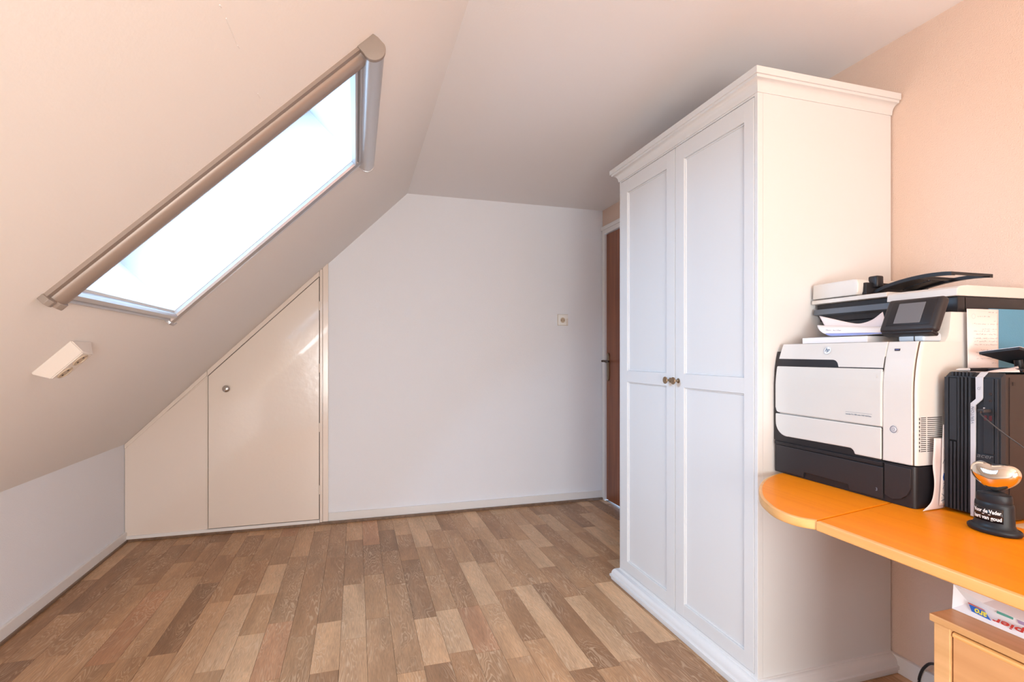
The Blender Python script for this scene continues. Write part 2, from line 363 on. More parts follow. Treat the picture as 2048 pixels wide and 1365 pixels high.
# mahogany door in the right wall
b = MB(); fx = XR - 0.012
b.box(fx, XR + T, 3.683, 3.725, 0, 2.135, .002); b.box(fx, XR + T, 2.78, 2.815, 0, 2.135, .002); b.box(fx, XR + T, 2.815, 3.683, 2.10, 2.135, .002); b.box(fx - .004, XR, 2.75, 3.738, 2.135, 2.165, .002)
d1 = struct(b.build('door_1', trimm))
MB().box(XR + .004, XR + .04, 2.818, 3.680, 0.012, 2.097, .002).build('door_leaf', doorw, d1)
h = MB(); yh = 3.645
h.prism([(XR + .004, yh + dy, z) for dy, z in ((-.017, .965), (-.010, .952), (0, .944), (.010, .952), (.017, .965), (.017, 1.145), (.010, 1.157), (0, 1.166), (-.010, 1.157), (-.017, 1.145))], (-.009, 0, 0), .002)
hp = h.build('door_handle', brass, d1, smooth=True)
h = MB(); h.tube(interp([(XR, yh, 1.10), (XR - .03, yh, 1.10), (XR - .047, yh - .008, 1.10), (XR - .052, yh - .03, 1.102), (XR - .05, yh - .07, 1.096), (XR - .052, yh - .11, 1.099)], 5), 0.0085)
h.lathe([(0, 0), (.010, .002), (.013, .009), (.010, .016), (0, .018)], frame_matrix((XR - .052, yh - .012, 1.092), (1, 0, 0), (0, 1, 0)))
h.build('lever', brassd, hp, smooth=True)

# ================================================================== EAVES CUPBOARD
cup = thing('eaves_cupboard', (-0.8, YB, 0), 'cream built-in triangular cupboard under the sloping ceiling with one door', 'cupboard')
yf = YB - 0.002
def zs(x): return ZK + (x - XK) * _S
def pr(b, pts, y0, y1, bev=0.0): b.prism([(x, y1, z) for x, z in pts], (0, y0 - y1, 0), bev); return b
# backing board
pr(MB(), [(XK, .016), (-.21, .016), (-.21, zs(-.21) - .002), (XK, ZK - .002)], yf - .012, yf).build('backing_panel', creamm, cup)
pr(MB(), [(XK + .002, .020), (-.912, .020), (-.912, 1.0), (XK + .002, .585)], yf - .020, yf - .012, .0015).build('side_panel', creamm, cup)
# frame members
pr(MB(), [(XK + .002, zs(XK) - .03), (-.91, zs(-.91) - .03), (-.91, zs(-.91)), (XK + .002, zs(XK))], yf - .026, yf - .012, .002).build('sloping_rail', creamm, cup)
pr(MB(), [(-.908, zs(-.908) - .036), (-.238, zs(-.238) - .036), (-.238, zs(-.238)), (-.908, zs(-.908))], yf - .028, yf - .012, .002).build('sloping_rail', creamm, cup)
MB().box(-.2345, -.218, yf - .030, yf - .012, .018, zs(-.225), .003).build('post', creamm, cup)
MB().box(-.216, -.180, yf - .024, yf, .018, zs(-.18) - .004, .003).build('post', creamm, cup)
MB().box(XK + .003, -.236, yf - .030, yf - .012, .016, .036, .002).build('bottom_rail', trimm, cup)
pr(MB(), [(-.911, .038), (-.905, .038), (-.905, 1.02), (-.911, 1.01)], yf - .027, yf - .012, .001).build('post', creamm, cup)
# dark rebate behind the door edge, then the door
pr(MB(), [(-.904, .037), (-.2355, .037), (-.2355, zs(-.2355) - .037), (-.904, zs(-.904) - .037)], yf - .0135, yf - .012).build('rebate', gapm, cup)
dr = pr(MB(), [(-.9005, .0405), (-.2385, .0405), (-.2385, zs(-.2385) - .043), (-.9005, zs(-.9005) - .043)], yf - .030, yf - .0135, .0015).build('door', creamd, cup)
MB().lathe([(.010, 0), (.010, .006), (.014, .012), (.021, .018), (.0225, .024), (.019, .030), (.010, .034), (0, .035)], frame_matrix((-.795, yf - .029, .932), (1, 0, 0), (0, 0, 1)) @ Matrix.Scale(1, 4)).build('knob', steel, dr, smooth='all')
for z in (1.48, 1.06, .66, .24):
    MB().tube([(-.2365, yf - .032, z - .03), (-.2365, yf - .032, z + .03)], .0045, 8).build('hinge', creamm, dr, smooth=True)

# ================================================================== SOCKETS
sk = thing('wall_socket', (1.542, YB, 1.421), 'white power socket on the plain back wall near the brown door', 'socket')
M = frame_matrix((1.542, YB - .001, 1.421), (1, 0, 0), (0, 0, 1))   # local z -> -Y (into the room)
MB().box(-.0432, .0432, -.0432, .0432, -.001, .0012, 0, 1, M).build('painted_shadow_rim', sockd, sk); MB().box(-.041, .041, -.041, .041, .001, .010, .003, 3, M).build('cover_plate', sockw, sk, smooth=True)  # thin brown plate paints a shadow line round the cover plate
MB().lathe([(.0165, .0095), (.0215, .0095), (.0215, .0125), (.0195, .0130), (.0185, .0105)], M @ Matrix.Translation((-.004, -.002, 0))).build('socket_ring', sockm, sk, smooth=True)
MB().lathe([(0, .0107), (.0185, .0107)], M @ Matrix.Translation((-.004, -.002, 0))).build('socket_well', sockd, sk)
b = MB(); 
for dx in (-.0135, .0055): b.lathe([(0, .0115), (.0028, .0115), (.0028, .0108)], M @ Matrix.Translation((dx, -.002, 0)), 12)
b.build('pin_holes', holem, sk)
MB().box(.0245, .039, -.039, .010, .0095, .013, .001, 2, M).build('switch', sockm, sk)

ds = thing('double_socket', tuple(sp(.76, 1.80, 0)), 'double cream surface-mounted socket on the sloping ceiling below the roof window', 'socket')
def sl(s, y, n): return sp(s, y, n)
s0, s1, y0, y1, hN = .705, .838, 1.745, 1.862, .036
t = MB(); base_ = [sl(s0, y0, 0), sl(s1, y0, 0), sl(s1, y1, 0), sl(s0, y1, 0)]; top_ = [sl(s0 + .012, y0 + .030, hN), sl(s1 - .012, y0 + .030, hN), sl(s1 - .022, y1 - .012, hN), sl(s0 + .022, y1 - .012, hN)]
q = bmesh.new(); A = [q.verts.new(p) for p in base_]; B = [q.verts.new(p) for p in top_]
q.faces.new(A); q.faces.new(B[::-1])
for i in range(4): q.faces.new((A[(i + 1) % 4], A[i], B[i], B[(i + 1) % 4]))
bmesh.ops.recalc_face_normals(q, faces=q.faces); bmesh.ops.bevel(q, geom=list(q.edges), offset=.003, segments=2, affect='EDGES'); t._merge(q)
t.build('housing', sockm, ds, smooth=True)
for k in (0, 1):
    Mk = frame_matrix(tuple(sl(.743 + .052 * k, 1.808, hN)), tuple(DS), (0, 1, 0))
    if Mk.to_3x3().col[2].dot(DN) < 0: Mk = Mk @ Matrix.Diagonal((1, 1, -1, 1))
    o = MB().lathe([(0, .0008), (.0185, .0008), (.019, .0025), (.021, .0028), (.022, .0015), (.0225, 0)], Mk).build('socket_well', sockd, ds, smooth=True)
    b = MB(); b.lathe([(0, .002), (.0028, .002), (.0028, .0008)], Mk @ Matrix.Translation((-.0095, 0, 0)), 10); b.lathe([(0, .002), (.0028, .002), (.0028, .0008)], Mk @ Matrix.Translation((.0095, 0, 0)), 10)
    b.build('pin_holes', holem, o)

# ================================================================== ROOF WINDOW BLIND
bl = thing('roof_window_blind', tuple(sp(.97, 1.84, 0)), 'grey aluminium roller blind frame with round cassette around the sloping roof window', 'blind')
def rail(pts_yn, s0, s1): return [sp(s0, y, n) for y, n in pts_yn], DS * (s1 - s0)
# near side rail: flat flange, groove, rounded channel
nr = [(1.408, 0), (1.408, .009), (1.419, .011), (1.420, .005), (1.4235, .005), (1.425, .012), (1.430, .019), (1.440, .025), (1.455, .0275), (1.468, .025), (1.476, .018), (1.478, .010), (1.478, 0)]
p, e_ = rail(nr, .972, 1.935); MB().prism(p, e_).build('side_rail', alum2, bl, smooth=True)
fr_ = [(2.268, 0), (2.268, .016), (2.252, .019), (2.250, .010), (2.245, .010), (2.243, .022), (2.231, .025), (2.214, .025), (2.202, .018), (2.198, .010), (2.198, 0)]
p, e_ = rail(fr_, .972, 1.935); MB().prism(p, e_).build('side_rail', alum, bl)
b = MB(); b.prism([sp(s, 1.478, n) for s, n in ((.968, 0), (.968, .012), (.974, .016), (.980, .010), (.986, .010), (.989, .021), (1.000, .021), (1.004, .012), (1.004, 0))], (0, .72, 0))
b.build('bottom_rail', alum, bl)
b = MB(); b.prism([sp(s, 1.478, n) for s, n in ((1.895, 0), (1.895, .020), (1.904, .020), (1.906, .012), (1.911, .012), (1.913, .022), (1.922, .022), (1.922, 0))], (0, .72, 0))
b.build('top_rail', alum, bl)
# D-shaped cassette
def dprof(k=1.0, s0=1.922):
    P = [(s0, 0), (s0, .022 * k)]
    for i in range(0, 15):
        a = math.pi * (1.0 - i / 14.0 * 0.92); P.append((s0 + .030 + .030 * k * math.cos(a), .030 + .027 * k * math.sin(a)))
    P += [(s0 + .060, .014), (s0 + .056, 0)]
    return P
MB().prism([sp(s, 1.418, n) for s, n in dprof(.97)], (0, .856, 0)).build('cassette', alum, bl, smooth=True)
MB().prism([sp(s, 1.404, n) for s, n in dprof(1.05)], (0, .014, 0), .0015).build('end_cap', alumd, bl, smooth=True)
MB().prism([sp(s, 2.274, n) for s, n in dprof(1.02)], (0, .010, 0), .0015).build('end_cap', alum, bl, smooth=True)
# grey moulded foot at the low end of the near rail
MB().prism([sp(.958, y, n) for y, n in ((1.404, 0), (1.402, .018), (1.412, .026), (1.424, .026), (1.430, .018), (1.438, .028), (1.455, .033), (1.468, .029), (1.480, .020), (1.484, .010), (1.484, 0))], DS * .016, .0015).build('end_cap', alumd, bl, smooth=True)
MB().prism([sp(.960, y, n) for y, n in ((2.196, 0), (2.196, .022), (2.23, .028), (2.27, .020), (2.272, 0))], DS * .012, .0015).build('end_cap', alum, bl, smooth=True)

# ================================================================== WARDROBE
wd = thing('wardrobe', (1.57, 1.87, 0), 'tall white two-door wardrobe with panelled doors and moulded cornice against the right wall', 'wardrobe')
X0, X1, Y0, Y1 = 1.283, 1.879, 1.4130, 2.3550
b = MB(); b.box(X0 + .022, X1, Y0, Y0 + .018, .05, 2.038); b.box(X0 + .022, X1, Y1 - .018, Y1, .05, 2.038); b.box(X1 - .01, X1, Y0 + .018, Y1 - .018, .05, 2.038)
b.box(X0 + .03, X1 - .01, Y0 + .018, Y1 - .018, .05, .07); b.box(X0 + .02, X1 - .01, Y0 + .018, Y1 - .018, 2.02, 2.038)
b.build('carcass', wardm, wd)
b = MB(); b.box(X0 + .0225, X0 + .03, Y0 + .018, Y1 - .018, .07, 2.01); b.build('inner_dark_panel', wardin, wd)
b = MB(); b.box(X0, X0 + .022, Y0, Y0 + .0155, .05, 2.038, .0015); b.box(X0, X0 + .022, Y1 - .0155, Y1, .05, 2.038, .0015); b.box(X0, X0 + .022, Y0 + .0155, Y1 - .0155, .05, .0735); b.box(X0, X0 + .022, Y0 + .0155, Y1 - .0155, 2.0205, 2.038)
b.build('face_frame', wardm, wd)
def moulding(prof, name):
    """profile (offset outwards, z) mitred round the far side, the front and the near side"""
    rows = []
    for o_, z in prof: rows.append([(X1, Y1 + o_, z), (X0 - o_, Y1 + o_, z), (X0 - o_, Y0 - o_, z), (X1, Y0 - o_, z)])
    m_ = MB(); m_.grid(rows)
    cap = [[(X1, Y0 - o_, z) for o_, z in prof] + [(X1, Y0 + .01, prof[-1][1]), (X1, Y0 + .01, prof[0][1])], [(X1, Y1 + o_, z) for o_, z in prof] + [(X1, Y1 - .01, prof[-1][1]), (X1, Y1 - .01, prof[0][1])]]
    for c in cap: m_.bm.faces.new([m_.bm.verts.new(p) for p in c])
    return m_.build(name, wardm, wd, smooth=True)
cor = [(0.0, 2.027), (.004, 2.027), (.005, 2.031)]
for i in range(8):
    a = i / 7 * math.pi / 2; cor.append((.006 + .024 * (1 - math.cos(a)), 2.035 + .026 * math.sin(a)))
cor += [(.031, 2.065), (.0315, 2.069), (.038, 2.069), (.038, 2.091), (.036, 2.093), (0, 2.093)]
moulding(cor, 'cornice')
MB().box(X0 - .03, X1, Y0 - .03, Y1 + .03, 2.087, 2.092).build('top_board', wardm, wd)
pl = [(0.0, .066), (.004, .064)]
for i in range(8):
    a = i / 7 * math.pi / 2; pl.append((.005 + .026 * math.sin(a), .062 - .030 * (1 - math.cos(a)) ))
pl += [(.032, .030), (.038, .028), (.038, .017), (.033, .014), (.032, .002), (0, .002)]
moulding(pl, 'plinth')
def wdoor(y0, y1, sl0, sl1, knob_y):
    z0, z1 = .0750, 2.0180; t = .021
    b = MB(); st = .0
    b.box(X0 - .001, X0 + t, y0, y0 + sl0, z0, z1, .0012); b.box(X0 - .001, X0 + t, y1 - sl1, y1, z0, z1, .0012)
    for a, c in ((z0, .128), (1.015, 1.071), (1.953, z1)): b.box(X0 - .0008, X0 + t, y0 + sl0 - .001, y1 - sl1 + .001, a, c, .0012)
    d = b.build('door', wardm, wd)
    for a, c in ((.128, 1.015), (1.071, 1.953)):
        # bead round the panel, then the flat sunk panel
        ya, yb = y0 + sl0, y1 - sl1
        MB().box(X0 + .009, X0 + .016, ya, yb, a, c).build('panel', wardm, d)
        m_ = MB()
        for q_ in ((ya, ya + .006, a, c), (yb - .006, yb, a, c), (ya + .006, yb - .006, a, a + .006), (ya + .006, yb - .006, c - .006, c)): m_.box(X0 + .005, X0 + .010, *q_, .0015, 1)
        m_.build('bead', wardm, d)
    Mk = frame_matrix((X0, knob_y, 1.042), (0, 1, 0), (0, 0, -1))
    if Mk.to_3x3().col[2].x > 0: Mk = frame_matrix((X0, knob_y, 1.042), (0, -1, 0), (0, 0, 1))
    MB().lathe([(.0105, 0), (.0105, .003), (.006, .005), (.0045, .014), (.0055, .020), (.014, .024), (.0155, .027), (.0145, .0295), (.010, .030), (0, .0305)], Mk).build('knob', brass, d, smooth=True)
wdoor(1.4300, 1.8770, .046, .060, 1.854)
wdoor(1.8810, 2.3380, .060, .060, 1.911)

# ================================================================== DESK
ZD = 0.76; TD = .022
dk = thing('corner_desk', (1.45, .6, 0), 'long orange beech desk with rounded end beside the wardrobe', 'desk')
c_ = [(1.039, .957), (1.018, .985), (1.012, 1.02), (1.018, 1.06), (1.035, 1.10), (1.062, 1.15), (1.105, 1.205), (1.155, 1.258), (1.215, 1.308), (1.28, 1.348), (1.35, 1.375), (1.43, 1.388)]
cp = [(p.x, p.y) for p in interp([(a, b_, 0) for a, b_ in c_], 4)]
leaf = cp + [(1.868, 1.39), (1.868, 1.117)]
MB().prism([(x, y, ZD - TD) for x, y in leaf], (0, 0, TD), .0015).build('rounded_leaf', deskw, dk)
main = [(1.036, .952), (1.030, .56), (1.018, -.9), (1.882, -.9), (1.882, 1.113)]
MB().prism([(x, y, ZD - TD) for x, y in main], (0, 0, TD), .0015).build('desktop', deskw, dk)
# solid lipping on the front edges
def lip(path, name):
    rows = []
    prof = ((0, -TD), (.0035, -TD), (.005, -TD + .002), (.005, -.003), (.0035, -.0006), (0, .0003), (-.004, .0003))
    P = [Vector((x, y, 0)) for x, y in path]
    for o_, dz in prof:
        r_ = []
        for i, p in enumerate(P):
            d = (P[min(i + 1, len(P) - 1)] - P[max(i - 1, 0)]).normalized(); n_ = Vector((-d.y, d.x, 0))
            r_.append(p + n_ * o_ + Vector((0, 0, ZD + dz)))
        rows.append(r_)
    return MB().grid(rows, ).build(name, deske, dk, smooth=True)
lip(cp, 'edge_band')
lip([(1.018, -.9), (1.030, .56), (1.036, .951)], 'edge_band')
# supports: end panel out of the picture and a batten on the wall
MB().box(1.06, 1.86, -.88, -.86, 0.0, ZD - TD).build('end_panel', deske, dk)
MB().box(1.855, XR - .001, -.86, 1.36, ZD - TD - .03, ZD - TD - .0005).build('wall_batten', deske, dk)

# ================================================================== DRAWER CABINET
cb = thing('drawer_cabinet', (1.36, .54, 0), 'low beech drawer cabinet standing under the orange desk', 'cabinet')
cx, cy1, cy0 = 1.126, .768, .33
MB().box(cx, 1.60, cy0, cy1, .605, .620, .0018).build('cabinet_top', cabw, cb)
b = MB(); b.box(cx + .008, 1.59, cy1 - .034, cy1 - .004, .0, .605, .0015); b.box(cx + .008, 1.59, cy0 + .004, cy0 + .034, .0, .605, .0015); b.box(1.575, 1.59, cy0 + .034, cy1 - .034, .03, .605); b.box(cx + .03, 1.575, cy0 + .034, cy1 - .034, .03, .045)
b.build('body', cabw, cb)
b = MB(); b.box(cx + .045, cx + .05, cy0 + .034, cy1 - .034, .045, .605); b.build('dark_interior', gapm, cb)
for k in range(4):
    z1 = .596 - k * .140; z0 = z1 - .134 if k else .468
    z1 = .596 if k == 0 else z1 - .0
    dw = MB().box(cx + .012, cx + .034, cy0 + .037, cy1 - .037, z1 - .132, z1 - .006, .0015).build('drawer', cabf, cb)
    MB().tube([(cx + .016, cy0 + .037, z1 - .005), (cx + .016, cy1 - .037, z1 - .005)], .006, 10).build('edge_strip', deske, dw, smooth=True)

# ream of copy paper on the cabinet
rm = thing('paper_ream', (1.33, .62, .62), 'white wrapped ream of copy paper printed red and blue on the drawer cabinet', 'paper')
rx = 1.190; ry1, ry0 = .766, .50; z0 = .6205
q = MB(); bb = bmesh.new()
V = {}
def v(n_, *p): V[n_] = bb.verts.new(p)
v('a', rx, ry1, z0); v('b', rx, ry0, z0); v('c', rx + .30, ry0, z0); v('d', rx + .30, ry1, z0)
v('e', rx + .004, ry1, z0 + .050); v('f', rx + .006, .715, z0 + .034); v('g', rx + .006, .66, z0 + .030); v('h', rx + .006, ry0, z0 + .030)
v('i', rx + .03, .695, z0 + .050); v('j', rx + .03, ry0, z0 + .050); v('k', rx + .30, ry0, z0 + .050); v('l', rx + .30, ry1, z0 + .050)
v('m', rx + .010, .742, z0 + .022)
for f_ in (('a', 'm', 'e'), ('a', 'b', 'h', 'g', 'f', 'm'), ('m', 'f', 'e'), ('e', 'f', 'i'), ('f', 'g', 'i'), ('g', 'h', 'j', 'i'), ('i', 'j', 'k', 'l', 'e'), ('a', 'e', 'l', 'd'), ('b', 'c', 'k', 'j', 'h'), ('d', 'l', 'k', 'c'), ('a', 'd', 'c', 'b')):
    bb.faces.new([V[c] for c in f_])
bmesh.ops.recalc_face_normals(bb, faces=bb.faces); q._merge(bb); q.build('wrapper', wrapm, rm)
fx_ = rx + .0003
MB().prism([(fx_, .735, z0 + .0235), (fx_, .730, z0 + .0110), (fx_, .697, z0 + .0085), (fx_, .707, z0 + .0215)], (-.0006, 0, 0)).build('logo_panel', bluem, rm)
MB().prism([(fx_, .737, z0 + .0262), (fx_, .736, z0 + .0245), (fx_, .706, z0 + .0225), (fx_, .709, z0 + .0240)], (-.0006, 0, 0)).build('logo_stripe', redp, rm)
text('lettering', 'aro', .017, (fx_ - .0009, .7035, z0 + .0195), (0, 1, .06), (0, 0.06, -1), yelm, rm, width=.021, bold=.0004)
text('lettering', 'kopieerpapier', .0150, (fx_ - .0005, .519, z0 + .0175), (0, 1, 0), (0, 0, -1), redp, rm, width=.175, shear=.2, bold=.0003)
MB().prism([(rx + .0045, .690, z0 + .026), (rx + .0045, .664, z0 + .026), (rx + .0055, .664, z0 + .0295), (rx + .0055, .690, z0 + .0305)], (-.0006, 0, 0)).build('green_mark', greenp, rm)
MB().prism([(rx + .004, .655, z0 + .0235), (rx + .004, .56, z0 + .0235), (rx + .0055, .56, z0 + .029), (rx + .0055, .658, z0 + .029)], (-.0006, 0, 0)).build('purple_mark', purp, rm)

# ================================================================== PRINTER
pt = thing('printer', (1.58, 1.17, ZD), 'large white and black laser printer with scanner on top standing on the desk', 'printer')
PX, PY0, PY1 = 1.345, .951, 1.400
def face_out(x, z):    # front bulges: leans back towards the top
    return x + (0 if z < 1.05 else .022 * ((z - 1.05) / .135) ** 2)
def ring(r, x0, x1, y0, y1, n=8, k0=True):
    """outline in plan: rounded front corners"""
    P = []
    for i in range(n + 1):
        a = math.pi / 2 * i / n; P.append((x0 + r - r * math.sin(a), y0 + r - r * math.cos(a)))
    r2 = r * .3
    for i in range(n + 1):
        a = math.pi / 2 * i / n; P.append((x0 + r2 - r2 * math.cos(a), y1 - r2 + r2 * math.sin(a)))
    P += [(x1, y1), (x1, y0)]; return P
def body(b, outline, zz, fo=True):
    rows = []
    for z in zz:
        rows.append([(face_out(x, z) if (fo and x < PX + .07) else x, y, z) for x, y in outline + outline[:1]])
    t = bmesh.new(); VV = [[t.verts.new(p) for p in r_[:-1]] for r_ in rows]; n = len(VV[0])
    for i in range(len(VV) - 1):
        for j in range(n): t.faces.new((VV[i][j], VV[i][(j + 1) % n], VV[i + 1][(j + 1) % n], VV[i + 1][j]))
    t.faces.new(VV[0]); t.faces.new(VV[-1]); bmesh.ops.recalc_face_normals(t, faces=t.faces); b._merge(t); return b
zs_ = [.869, .90, .95, 1.0, 1.05, 1.08, 1.11, 1.135, 1.155, 1.175, 1.1835]
body(MB(), ring(.016, PX + .0025, 1.83, PY0, PY1 - .012), zs_).build('housing', prw, pt, smooth=True)
body(MB(), ring(.004, PX + .0015, 1.825, PY1 - .011, PY1 + .0095), [.866, .95, 1.05, 1.10, 1.13, 1.150, 1.160]).build('left_side_cover', prk2, pt, smooth=True)
body(MB(), ring(.012, PX + .001, 1.83, PY0, PY1 + .006), [ZD + .001, ZD + .006, .860, .866], False).build('base_tray', prk, pt, smooth=True)
def fpanel(poly_yz, x_off, thick, bev=.002, n=10):
    """front panel following the bulge; polygon in (y,z)"""
    t = bmesh.new(); f0 = t.faces.new([t.verts.new((0, y, z)) for y, z in poly_yz])
    zs2 = sorted(set([1.06, 1.08, 1.10, 1.12, 1.14, 1.155, 1.17]))
    for z in zs2:
        bmesh.ops.bisect_plane(t, geom=list(t.verts) + list(t.edges) + list(t.faces), plane_co=(0, 0, z), plane_no=(0, 0, 1))
    r_ = bmesh.ops.extrude_face_region(t, geom=list(t.faces)); nv = [e_ for e_ in r_['geom'] if isinstance(e_, bmesh.types.BMVert)]
    for vv in nv: vv.co.x -= thick
    for vv in t.verts: vv.co.x += face_out(PX + x_off, vv.co.z)
    bmesh.ops.recalc_face_normals(t, faces=t.faces)
    ed = [e_ for e_ in t.edges if len(e_.link_faces) == 2 and e_.calc_face_angle(0) > .9]
    if bev: bmesh.ops.bevel(t, geom=ed, offset=bev, segments=2, profile=.5, affect='EDGES', clamp_overlap=True)
    m_ = MB(); m_._merge(t); return m_
def arc(cy, cz, r, a0, a1, n=7): return [(cy + r * math.cos(R(a0 + (a1 - a0) * i / n)), cz + r * math.sin(R(a0 + (a1 - a0) * i / n))) for i in range(n + 1)]
ya, yb = 1.0345, 1.397
# dark recess seen through the finger slots
fpanel([(ya, 1.105), (yb - .002, 1.105), (yb - .004, 1.145), (ya, 1.145)], .0015, .003, 0).build('slot_recess', prk, pt)
fpanel([(ya, .866), (yb - .001, .866), (yb - .001, .956), (ya, .956)], .0015, .003, 0).build('slot_recess', prk, pt)
top_cover = [(ya, 1.1845), (ya, 1.1145), (1.168, 1.1145)] + arc(1.190, 1.1145, .0205, 180, 90, 6)[1:] + [(1.393, 1.1365), (1.388, 1.1845)]
tcv = fpanel(top_cover, .006, .008).build('top_cover', prw, pt)
mid = [(ya, .9575), (ya, 1.1120), (yb - .001, 1.1120), (yb + .002, 1.05), (yb + .002, .975)] + arc(yb - .013, .972, .013, 0, -85, 5) 
fpanel(mid, .006, .010, .003).build('toner_door', prw2, pt)
low = [(ya, .9555), (ya, .8700), (1.112, .8700)] + arc(1.128, .8700, .0155, 180, 90, 6)[1:] + [(1.345, .8835)] + arc(1.352, .9290, .046, -90, 0, 8) + [(1.398, .9555)]
fpanel(low, .006, .010, .003).build('lower_tray_door', prw2, pt)
fpanel([(ya - .002, 1.1845), (.9575, 1.1845), (.9575, .8705), (ya - .002, .8705)], .006, .0062, .0015).build('control_column', prw, pt)
# vertical seam on the rounded corner
body(MB(), [(PX + .0030, .9575), (PX + .0042, .9562), (PX + .02, .9560), (PX + .02, .9575)], zs_).build('column_seam', brassd, pt)
# logo, port, button, lettering
lx = face_out(PX, 1.16) - .0033
Ml = frame_matrix((lx + .0008, 1.212, 1.1625), (0, -1, 0), (.28, 0, 1)); Ml = frame_matrix((lx + .0008, 1.212, 1.1625), (0, -1, 0), (.27, 0, .96))
MB().lathe([(0, .0016), (.0105, .0014), (.0112, 0)], Ml, 28).build('round_logo', white, pt, smooth=True)
MB().lathe([(.0106, .0017), (.0117, .0014), (.0118, 0)], Ml, 28).build('logo_ring', prs, pt, smooth=True)
text('lettering', 'hp', .017, tuple(Ml @ Vector((-.0078, -.0035, .0019))), (0, -1, 0), (.27, 0, .96), ink, pt, shear=.35, width=.0150)
MB().box(face_out(PX, 1.163) - .0018, face_out(PX, 1.163) + .004, .998, 1.012, 1.160, 1.166, .0006).build('usb_port', holem, pt)
MB().box(face_out(PX, 1.163) - .0022, face_out(PX, 1.163), .9995, 1.0095, 1.1630, 1.1642).build('port_tongue', inkb, pt)
Mp = frame_matrix((PX + .0005, 1.004, .955), (0, -1, 0), (0, 0, 1))
MB().lathe([(.0088, 0), (.0094, .0016), (.0080, .0016), (.0078, .0008)], Mp, 30).build('button_ring', inkg, pt, smooth=True)
MB().lathe([(.0135, -.001), (.0132, .0010), (.0092, .0004)], Mp, 30).build('button_surround', prw, pt, smooth=True)
MB().lathe([(0, .0022), (.0065, .0020), (.0078, .0008)], Mp, 30).build('power_button', btn, pt, smooth=True)
MB().lathe([(.0030, .0023), (.0036, .0023)], Mp, 20).build('power_symbol', inkg, pt)
text('lettering', 'LaserJet Pro 400 color MFP M475dw', .0052, (PX - .0043, 1.139, .9800), (0, -1, 0), (0, 0, 1), ink, pt, ext=.0001, width=.077)
MB().box(PX - .0045, PX - .003, 1.060, 1.139, .9875, .9882).build('label_line', inkg, pt)
text('lettering', '2', .012, (PX - .0043, 1.050, .938), (0, -1, 0), (0, 0, 1), prw, pt)
text('lettering', '1', .012, (PX - .0043, 1.050, 1.088), (0, -1, 0), (0, 0, 1), prw, pt)
# base tray drawer front
by = 1.031
MB().prism([(PX + .003, y, z) for y, z in ((by, ZD + .006), (1.128, ZD + .006), (1.132, ZD + .020), (1.285, ZD + .022), (1.287, ZD + .006), (1.394, ZD + .006), (1.394, .852), (by, .850))], (-.007, 0, 0), .0015).build('paper_tray_front', prk2, pt)
MB().box(PX - .006, PX + .003, by, 1.399, .8535, .8635, .001).build('tray_lip', prk, pt)
MB().prism([(PX + .003, y, z) for y, z in [(by - .004, .800)] + [(by - .004, ZD + .020)] + arc(1.0, .810, .034, -75, 0 - 180 + 180 - 75, 1)[:0] + [(1.005, ZD + .012), (.985, ZD + .018), (.968, ZD + .032), (.960, ZD + .05), (.958, .860), (by - .004, .862)]], (-.006, 0, 0), .001).build('tray_corner_panel', prk2, pt)
text('lettering', '3', .012, (PX - .0045, 1.050, ZD + .024), (0, -1, 0), (0, 0, 1), inkg, pt)
# vents on the right side
b = MB()
for k in range(18):
    z = .904 + k * .0050; b.box(1.366, 1.384, PY0 - .0006, PY0 + .003, z, z + .0018); b.box(1.389, 1.440, PY0 - .0006, PY0 + .003, z, z + .0018)
b.build('side_vents', holem, pt, kind='stuff')
b = MB()
for k in range(9):
    z = .904 + k * .0100; 
    b.box(1.3605, 1.3625, PY0 - .0006 , PY0 + .003, z, z + .0065)
b.build('vent_ends', holem, pt, kind='stuff')
# tower carrying the scanner: back block and right column
b = MB(); b.box(1.62, 1.83, PY0 + .002, PY1 - .012, 1.182, 1.262, .004); b.build('rear_block', prw, pt, smooth=True)
b = MB(); b.prism([(x_, PY0 + .001, z_) for x_, z_ in ((1.452, 1.182), (1.83, 1.182), (1.83, 1.262), (1.476, 1.262), (1.470, 1.215), (1.464, 1.196))], (0, .058, 0), .003); b.build('right_column', prw, pt, smooth=True)
MB().box(1.44, 1.62, 1.012, PY1 - .014, 1.1835, 1.1855).build('output_tray', prk, pt)
MB().box(1.605, 1.64, 1.355, 1.385, 1.183, 1.262, .004).build('left_column', prk2, pt)
# scanner unit
sc = MB().box(1.530, 1.835, PY0 + .006, PY1 - .002, 1.262, 1.304, .004).build('scanner_base', prk2, pt, smooth=True)
MB().box(1.508, 1.54, PY0 + .006, 1.02, 1.260, 1.303, .003).build('scanner_front_corner', prk, sc, smooth=True)
MB().prism([(x_, PY1 - .002, z_) for x_, z_ in ((1.502, 1.285), (1.536, 1.280), (1.536, 1.300), (1.504, 1.3035))], (0, -.40, 0), .0015).build('scanner_front_bar', mat('slate_grey_bar', (.10, .12, .15), .35), sc)
MB().box(1.53, 1.60, 1.02, 1.38, 1.248, 1.262, .003).build('underside_block', prk, sc)
lidp = [(1.500, 1.305), (1.835, 1.305), (1.835, 1.334), (1.540, 1.334), (1.512, 1.331), (1.502, 1.325)]
lid = MB().prism([(x_, PY0 + .003, z_) for x_, z_ in lidp], (0, .1865, 0), .002).build('scanner_lid', prw, pt)
b = MB(); b.prism([(x_, 1.1405, z_) for x_, z_ in ((1.500, 1.322), (1.835, 1.305), (1.835, 1.3375), (1.508, 1.3365), (1.500, 1.334))], (0, .262, 0), .0015); b.build('lid_left', prw, lid)
MB().box(1.518, 1.80, 1.142, 1.396, 1.3045, 1.3195).build('lid_recess', prk, lid)
